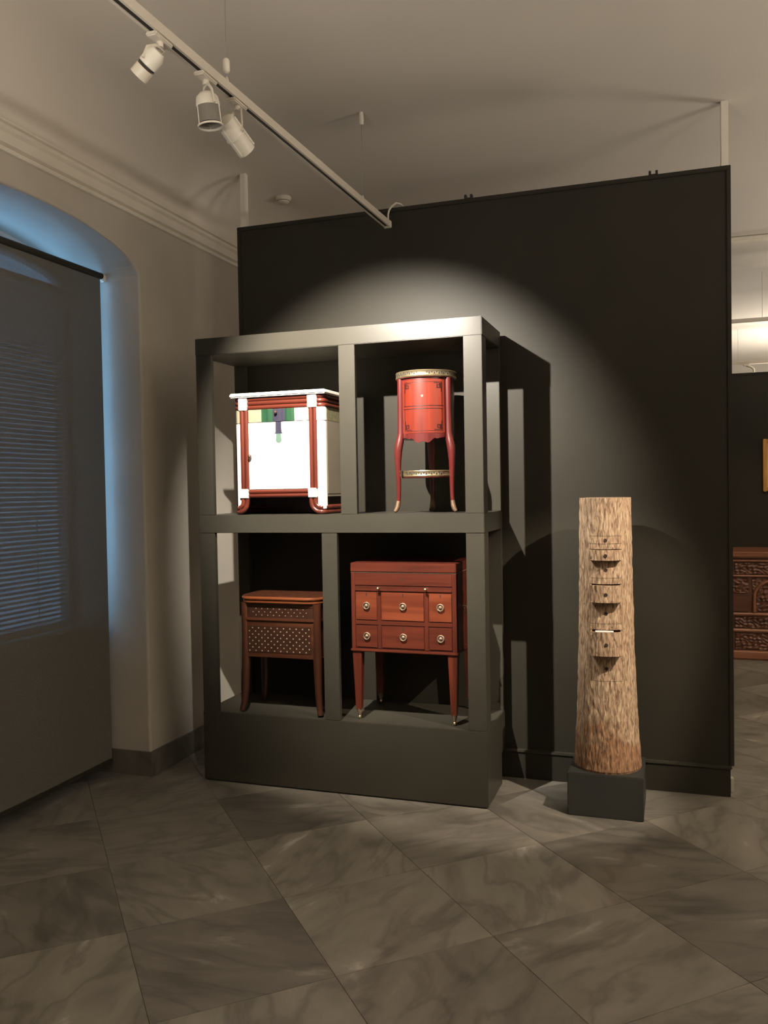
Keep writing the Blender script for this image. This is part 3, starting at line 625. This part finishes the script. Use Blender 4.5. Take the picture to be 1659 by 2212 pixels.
# ================================================================ LOG WITH DRAWERS
pd = root('pedestal_block', (-0.306, 4.222, 0.0), 'low charcoal block carrying the bark covered log', 'pedestal')
MB().box(-0.173, 0.171, -0.172, 0.168, 0.0, 0.199).build('block', 'pedestal', pd, bevel=0.003)
MB().box(-0.165, 0.163, -0.164, 0.160, 0.1985, 0.201).build('top_plate', 'pedestal', pd, bevel=0.001)
LZ = 0.201; LH = 1.289
lr = root('log_drawer_chest', (-0.306, 4.222, LZ), 'tall bark covered tree trunk fitted with a column of small drawers', 'trunk', rz=math.radians(4.0))
def Rz(z):
    P = ((0.0, .160), (0.05, .157), (0.19, .147), (0.35, .1395), (0.55, .134), (0.74, .1295), (1.0, .1255), (LH, .1215))
    for (a, ra), (b2, rb_) in zip(P[:-1], P[1:]):
        if z <= b2: return ra+(rb_-ra)*(z-a)/(b2-a)
    return P[-1][1]
def bark(a, z, amp=1.0):
    x = a*0.13; 
    f1 = noise.noise(Vector((x*38+0.6*noise.noise(Vector((x*9, z*6, 3))), z*9, 1.7)))
    f2 = noise.noise(Vector((x*85, z*26, 7.1)))
    f3 = noise.noise(Vector((x*14, z*3.0, 11.0)))
    rid = 1-abs(f1)*1.9
    return amp*(-0.0045*max(0, rid-0.35)**1.4 + 0.0026*f2 + 0.003*f3) - 0.0015
# drawers: z0, z1, pulled out
zz = lambda z: z-LZ
DR = [(1.275, 1.312, 0.0), (1.199, 1.250, 0.038), (1.115, 1.196, 0.0), (1.005, 1.087, 0.052), (0.901, 1.002, 0.0), (0.760, 0.873, 0.066), (0.632, 0.757, 0.0)]
HWx = 0.0735
def ha(z): return math.asin(HWx/Rz(z))
fronts = sorted(set([-PI+0.0] ))
# columns: dense on the front, sparse at the back, doubled at the drawer edges
NA = 128; NB = 26
def columns(h):
    e = 0.0012
    inn = [(-h)+2*h*i/56 for i in range(57)]
    left = [-1.9+(1.9-h)*i/46 for i in range(46)]; right = [-v for v in reversed(left)]
    back = [1.9+(2*PI-3.8)*i/NB for i in range(1, NB)]
    return left+[-h-e]+[-h+e]+inn[1:-1]+[h-e]+[h+e]+right+back
rows = []; z = 0.0
edges = sorted([q for a, b2, o_ in DR for q in (zz(a), zz(b2))])
zs = [LH*i/330 for i in range(331)]
zs = [q for q in zs if min(abs(q-e) for e in edges) > 0.0022] + [e+s_ for e in edges for s_ in (-0.0006, 0.0006)]
zs.sort()
vs = []; ncol = len(columns(0.6))
for z in zs:
    h = ha(min(max(z, 0.05), LH)); cols = columns(h); ind = any(zz(a) < z < zz(b2) for a, b2, _ in DR)
    for a in cols:
        r_ = Rz(z)+bark(a, z)
        if ind and abs(a) < h: r_ -= 0.062
        if z < 0.004: r_ -= 0.004
        vs.append((r_*math.sin(a), -r_*math.cos(a), z))
fs = []
for i in range(len(zs)-1):
    for k in range(ncol):
        fs.append((i*ncol+k, i*ncol+(k+1) % ncol, (i+1)*ncol+(k+1) % ncol, (i+1)*ncol+k))
fs.append(tuple(range(ncol-1, -1, -1))); fs.append(tuple(range((len(zs)-1)*ncol, len(zs)*ncol)))
MB().add(vs, fs).build('bark_body', 'bark', lr, smooth=50)
for z0, z1, pull in DR:
    a0, a1 = zz(z0)+0.0012, zz(z1)-0.0012; nn = 44; mz = max(8, int((a1-a0)/0.0032)); vs = []; th = 0.016
    for k in range(mz+1):
        z = a0+(a1-a0)*k/mz; h = ha(z)-0.012
        for i in range(nn+1):
            a = -h+2*h*i/nn; r_ = Rz(z)+bark(a, z)
            vs.append((r_*math.sin(a), -r_*math.cos(a)-pull, z))
    q = len(vs)
    for k in range(mz+1):
        z = a0+(a1-a0)*k/mz; h = ha(z)-0.012
        for i in range(nn+1):
            a = -h+2*h*i/nn; r_ = Rz(z)-th
            vs.append((Rz(z)*math.sin(a)*0.99, -r_*math.cos(a)-pull, z))
    fs = []; W_ = nn+1
    for k in range(mz):
        for i in range(nn):
            a = k*W_+i; fs += [(a, a+1, a+W_+1, a+W_), (q+a, q+a+W_, q+a+W_+1, q+a+1)]
    for i in range(nn): fs += [(i, q+i, q+i+1, i+1), (mz*W_+i, mz*W_+i+1, q+mz*W_+i+1, q+mz*W_+i)]
    for k in range(mz): fs += [(k*W_, k*W_+W_, q+k*W_+W_, q+k*W_), (k*W_+nn, q+k*W_+nn, q+k*W_+W_+nn, k*W_+W_+nn)]
    dw = MB().add(vs, fs).build('drawer', 'bark_drawer', lr, smooth=50)
    rm = Rz((a0+a1)/2); yb = -rm*math.cos(ha(a0))-pull+0.020
    if pull:
        t = MB(); hw_ = HWx-0.006
        yi = yb+0.05+pull
        t.box(-hw_, hw_, yb-0.026, yi, a0+0.001, a0+0.006)
        for s_ in (-1, 1): t.box(s_*hw_-0.003, s_*hw_+0.003, yb-0.012, yi, a0+0.001, a1-0.001)
        t.build('tray', 'sawn', dw)
    zc_ = (a0+a1)/2-0.002; 
    MB().lathe([(0, -0.0042), (0.0078, -0.0042), (0.0085, -0.003), (0.0085, 0.01), (0, 0.01)], 16, (0, -Rz(zc_)-pull-bark(0, zc_)+0.001, zc_), axis='Y').build('finger_hole', 'hole', dw, smooth=0)
card = MB().box(-0.041, 0.041, -0.006, 0.0, 0.0, 0.0075).build('paper_card', 'paper', None, bevel=0.0008, smooth=0)
card.location = (-0.306+0.0045, 4.222-0.1315-0.066+0.012, 0.8725); card.rotation_euler = (0, 0, math.radians(4))
card['label'] = 'small white card lying on the open drawer of the bark covered log'; card['category'] = 'card'

# ================================================================ LIGHT TRACK AND SPOTLIGHTS
tp0 = Vector((-1.520, 0.9, 2.97)); tp1 = Vector((-1.439, 4.405, 2.97))
trd = (tp1-tp0); tl = trd.length; trz = math.atan2(-trd.x, trd.y)
tk = root('lighting_track', tp0, 'long cream lighting track hung below the ceiling, ending before the dark partition', 'track', rz=trz)
MB().prism([(-0.018, -0.016), (-0.0085, -0.016), (-0.0085, -0.008), (0.0085, -0.008), (0.0085, -0.016), (0.018, -0.016), (0.018, 0.016), (-0.018, 0.016)], 'Y', 0, tl).build('rail', 'cream_plastic', tk, smooth=20)
MB().box(-0.0080, 0.0080, 0.0, tl-0.02, -0.0135, -0.0085).build('slot', 'slot', tk, smooth=0)
MB().box(-0.021, 0.021, tl-0.012, tl+0.012, -0.019, 0.019).build('end_cap', 'cream_plastic', tk, bevel=0.004, seg=3)
for Yp, hasgrip in ((2.725, True), (4.04, False)):
    y = (Yp-0.9)/math.cos(trz)
    MB().tube([(0, y, 0.014), (0, y, ZC-2.97)], 0.0012, 6).build('suspension_wire', 'wire', tk)
    MB().lathe([(0, 0.014), (0.008, 0.014), (0.008, 0.030), (0.004, 0.040), (0, 0.040)], 14, (0, y, 0)).build('wire_clamp', 'cream_plastic', tk, smooth=50)
    if hasgrip: MB().lathe([(0, 0.052), (0.006, 0.053), (0.0125, 0.062), (0.0125, 0.096), (0.008, 0.104), (0, 0.105)], 18, (0, y, 0)).build('wire_gripper', 'white_metal', tk, smooth=50)
    else: MB().lathe([(0, 0.385), (0.010, 0.386), (0.0125, 0.395), (0.0125, 0.43), (0.010, 0.447), (0, 0.447)], 18, (0, y, 0)).build('wire_canopy', 'white_metal', tk, smooth=50)
cb = MB().tube([(-1.442, 4.418, 2.978), (-1.4405, 4.424, 3.00), (-1.442, 4.428, 3.03), (-1.436, 4.430, 3.055), (-1.424, 4.44, 3.075), (-1.410, 4.47, 3.10), (-1.40, 4.52, 3.11), (-1.39, 4.60, 3.10), (-1.39, 4.66, 3.09)], 0.005, 10)
cb = cb.build('power_cable', 'white_metal', None, smooth=60); cb['label'] = 'short white cable curling up from the end of the lighting track'; cb['category'] = 'cable'

def spotlight(track_pt, head0, head1, r0, r1, label, style):
    """housing from rear point head0 to lens end head1, adapter clamped in the track"""
    base = Vector(track_pt); o = root('track_spotlight', base, label, 'spotlight', 'spotlights on the lighting track')
    a = Vector(head0)-base; b_ = Vector(head1)-base; ax = (b_-a).normalized(); Ln = (b_-a).length
    MB().box(-0.020, 0.018, -0.048, 0.048, -0.030, -0.016).build('adapter', 'cream_plastic', o, bevel=0.004)
    MB().lathe([(0, -0.046), (0.011, -0.046), (0.011, -0.030), (0, -0.030)], 16).build('swivel', 'cream_plastic', o)
    MB().lathe([(0, -0.001), (0.006, -0.001), (0.006, 0.004), (0, 0.004)], 12, (-0.020, 0.028, -0.024), axis='X').build('locking_knob', 'black', o)
    side = ax.cross(Vector((0, 0, 1))).normalized()
    pv = a+ax*Ln*0.45
    arms = []
    for s_ in (-1, 1):
        e = pv+side*s_*(max(r0, r1)+0.004); t0 = Vector((0, 0, -0.044))
        m1 = t0+side*s_*0.02+Vector((0, 0, -0.004)); m2 = Vector((e.x, e.y, e.z+0.03)).lerp(m1, 0.35)
        MB().tube([t0, m1, m2, e], 0.0035, 8, sx=1.6).build('bracket_arm', 'cream_plastic', o, smooth=50)
    q = ax.to_track_quat('Z', 'Y')
    def ob(mb, nm, mat, par=o):
        mb.v = [tuple(a+(q @ Vector(p))) for p in mb.v]; return mb.build(nm, mat, par, smooth=40)
    if style == 'cylinder':
        bdy = ob(MB().lathe([(0, 0), (r0*0.8, 0), (r0, 0.006), (r0, Ln*0.5), (r0*1.06, Ln*0.5), (r0*1.06, Ln*0.54), (r0*0.94, Ln*0.54), (r0*0.94, Ln), (r0*0.86, Ln), (r0*0.86, Ln*0.7), (0, Ln*0.7)], 28), 'housing', 'white_metal')
        for k in range(3): 
            an = k*2.1+0.5
            ob(MB().box(r0*math.cos(an)-0.003, r0*math.cos(an)+0.003, r0*math.sin(an)-0.003, r0*math.sin(an)+0.003, Ln*0.1, Ln*0.95), 'cooling_fin', 'white_metal', bdy)
        ob(MB().lathe([(0, Ln*0.705), (r0*0.85, Ln*0.705)], 24, cap=False), 'lens', 'wire', bdy)
    elif style == 'bell':
        bdy = ob(MB().lathe([(0, 0), (r0*0.55, 0.002), (r0*0.9, Ln*0.14), (r0, Ln*0.35), (r0, Ln*0.42), (r0*0.97, Ln*0.42), (r0*0.97, Ln*0.36), (0, Ln*0.30)], 28), 'housing', 'white_metal')
        ob(MB().lathe([(r0*0.96, Ln*0.40), (r0*1.02, Ln*0.9), (r0*0.99, Ln*0.9), (r0*0.93, Ln*0.40)], 28, cap=False), 'louvre_cone', 'slot_grey', bdy)
        ob(MB().lathe([(r0*1.0, Ln*0.92), (r0*1.06, Ln*0.93), (r0*1.06, Ln*0.98), (r0*0.98, Ln*0.98), (r0*1.0, Ln*0.92)], 28, cap=False), 'front_ring', 'white_metal', bdy)
        for k in range(3):
            an = k*2*PI/3+0.4; ob(MB().tube([(r0*math.cos(an), r0*math.sin(an), Ln*0.38), (r0*1.03*math.cos(an), r0*1.03*math.sin(an), Ln*0.95)], 0.002, 6), 'ring_stay', 'white_metal', bdy)
    else:
        bdy = ob(MB().lathe([(0, 0), (r0*0.7, 0.001), (r0, Ln*0.18), (r0, Ln*0.55), (r0*0.9, Ln*0.57), (0, Ln*0.57)], 24), 'housing', 'white_metal')
        ob(MB().lathe([(r0*0.9, Ln*0.56), (r0*0.95, Ln*0.62), (r0*0.9, Ln*0.62)], 24, cap=False), 'gasket', 'black', bdy)
        ob(MB().lathe([(r0*0.98, Ln*0.66), (r0*1.0, Ln), (r0*0.93, Ln), (r0*0.9, Ln*0.66), (r0*0.98, Ln*0.66)], 24, cap=False), 'front_ring', 'cream_plastic', bdy)
    return o
M['slot_grey'] = plain('grey_louvre', (0.16, 0.145, 0.12), 0.5, var=0.1)
spotlight((-1.489, 2.325, 2.97), (-1.478, 2.30, 2.900), (-1.552, 2.30, 2.836), 0.030, 0.03, 'small cream track spotlight turned to the left, nearest the camera', 'short')
spotlight((-1.483, 2.590, 2.97), (-1.482, 2.59, 2.900), (-1.474, 2.60, 2.785), 0.041, 0.05, 'bell-shaped track spotlight pointing straight down, between the two others', 'bell')
spotlight((-1.478, 2.800, 2.97), (-1.474, 2.690, 2.848), (-1.441, 2.795, 2.772), 0.036, 0.036, 'white cylindrical track spotlight aimed at the display frame', 'cylinder')

sd_ = root('smoke_detector', (-2.333, 5.014, ZC), 'small round smoke detector on the ceiling beyond the partition', 'smoke detector')
MB().lathe([(0, 0.0), (0.05, 0.0), (0.052, -0.010), (0.045, -0.016), (0.040, -0.030), (0.028, -0.040), (0, -0.042)], 28).build('housing', 'cream_plastic', sd_, smooth=40)
MB().lathe([(0.0405, -0.020), (0.042, -0.022), (0.042, -0.026), (0.0405, -0.028)], 28, cap=False).build('vent_ring', 'slot', sd_, smooth=40)

# ================================================================ FAR ROOM (right edge)
fw_ = root('display_wall', (2.3, 8.60, 0), 'dark far exhibition wall behind the carved chest', 'partition')
MB().box(-2.6, 2.2, 0, 0.12, 0.0, 2.545).build('panel', 'panel', fw_, bevel=0.002)
MB().box(-2.605, 2.205, -0.006, 0.126, 2.545, 2.565).build('top_trim', 'panel', fw_, bevel=0.002)
ch = root('carved_chest', (1.28, 8.32, 0), 'dark carved oak chest standing before the far wall', 'chest')
hx = 0.80; yf = -0.25
MB().box(-hx, hx, yf, 0.26, 0.085, 0.895).build('body', 'carved', ch, bevel=0.003)
MB().box(-hx-0.03, hx+0.03, yf-0.035, 0.28, 0.895, 0.952).build('lid', 'carved_edge', ch, bevel=0.012, seg=3)
MB().box(-hx-0.02, hx+0.02, yf-0.030, 0.27, 0.0, 0.085).build('base', 'carved_edge', ch, bevel=0.015, seg=3)
for z, t in ((0.40, 0.016), (0.255, 0.018), (0.735, 0.010), (0.868, 0.012)):
    MB().prism([(yf+0.005, z-t)]+[(yf-0.018*math.cos(a), z+t*math.sin(a)) for a in [-PI/2+PI*i/6 for i in range(7)]]+[(yf+0.005, z+t)], 'X', -hx, hx).build('moulding', 'carved_edge', ch, smooth=60)
def relief(name, x0, x1, z0, z1, seed, amp=0.016, nx_=60, nz_=24, fx=1.0):
    vs = []; fs = []
    for k in range(nz_+1):
        for i in range(nx_+1):
            x = x0+(x1-x0)*i/nx_; z = z0+(z1-z0)*k/nz_; e = min(i, nx_-i, k, nz_-k)
            h = 0.5+0.5*math.sin(x*84*fx+3*math.sin(z*62+seed)+seed)*math.cos(z*95+2.5*math.sin(x*50+seed))
            h = 0.75*h+0.5*noise.noise(Vector((x*45, z*45, seed)))
            vs.append((x, yf-0.001-(amp*max(0, h) if e else -0.004), z))
    for k in range(nz_):
        for i in range(nx_):
            a = k*(nx_+1)+i; fs.append((a, a+1, a+nx_+2, a+nx_+1))
    return MB().add(vs, fs).build(name, 'carved', ch, smooth=50)
relief('carved_frieze', -hx+0.03, hx-0.03, 0.748, 0.853, 2.0, nx_=220)
relief('carved_band', -hx+0.03, hx-0.03, 0.278, 0.380, 5.0, nx_=220)
relief('carved_band', -hx+0.03, hx-0.03, 0.090, 0.234, 8.0, nx_=220, nz_=30)
for i in range(4):
    xa = -hx+0.17+i*0.40
    relief('carved_panel', xa, xa+0.31, 0.42, 0.72, 11.0+i, 0.014, 60, 50)
    xc = xa+0.155
    MB().tube([(xc+0.135*math.cos(a), yf-0.012, 0.545+0.145*math.sin(a)) for a in [PI*k/20 for k in range(21)]], 0.014, 8).build('carved_arch', 'carved_edge', ch, smooth=60)
    for s_ in (-1, 1): MB().tube([(xc+s_*0.135, yf-0.012, 0.42), (xc+s_*0.135, yf-0.012, 0.55)], 0.013, 8).build('colonnette', 'carved_edge', ch, smooth=60)
for i in range(5):
    xa = -hx+0.012+i*0.40 if i else -hx+0.01
    MB().box(xa+(0.0 if i == 0 else 0.08), xa+0.14, yf-0.014, yf+0.01, 0.42, 0.575).build('pilaster', 'carved', ch, bevel=0.004)
    relief('pilaster_carving', xa+(0.0 if i == 0 else 0.08), xa+0.14, 0.58, 0.72, 20.0+i, 0.016, 20, 24)
pf = root('framed_picture', (1.05, 8.60, 1.465), 'gilt framed picture hanging on the far dark wall', 'picture')
for nm, x0, x1, z0, z1 in (('frame_side', -0.257, -0.222, 0, 0.484), ('frame_side', 0.222, 0.257, 0, 0.484), ('frame_rail', -0.222, 0.222, 0, 0.035), ('frame_rail', -0.222, 0.222, 0.449, 0.484)):
    MB().box(x0, x1, -0.035, -0.002, z0, z1).build(nm, 'gilt', pf, bevel=0.006)
MB().box(-0.222, 0.222, -0.014, -0.004, 0.035, 0.449).build('canvas', 'canvas', pf, smooth=0)
for (Y, nm, lab) in ((8.33, 3.0, 'thin cream lighting track in front of the far wall'), (11.28, 3.0, 'most distant cream lighting track above the far wall')):
    tr_ = root('lighting_track', (0.45, Y, 3.0), lab, 'track', 'lighting tracks of the far room')
    MB().box(0, 2.6, -0.018, 0.018, -0.016, 0.016).build('rail', 'cream_plastic', tr_, bevel=0.003)
    for x in (0.32, 2.2): MB().tube([(x, 0, 0.014), (x, 0, ZC-3.0)], 0.0015, 6).build('suspension_wire', 'wire', tr_)
fs_ = root('track_spotlight', (0.86, 11.28, 2.984), 'tiny white track spotlight above the top of the far wall', 'spotlight')
MB().box(-0.03, 0.03, -0.02, 0.02, -0.02, 0.0).build('adapter', 'white_metal', fs_, bevel=0.003)
MB().tube([(0, 0, -0.02), (0.05, 0, -0.03), (0.085, 0, -0.06), (0.09, 0, -0.11)], 0.012, 8).build('arm', 'white_metal', fs_, smooth=60)
MB().lathe([(0, -0.21), (0.042, -0.21), (0.045, -0.12), (0.02, -0.10), (0, -0.10)], 20, (0.09, 0, 0)).build('housing', 'white_metal', fs_, smooth=40)
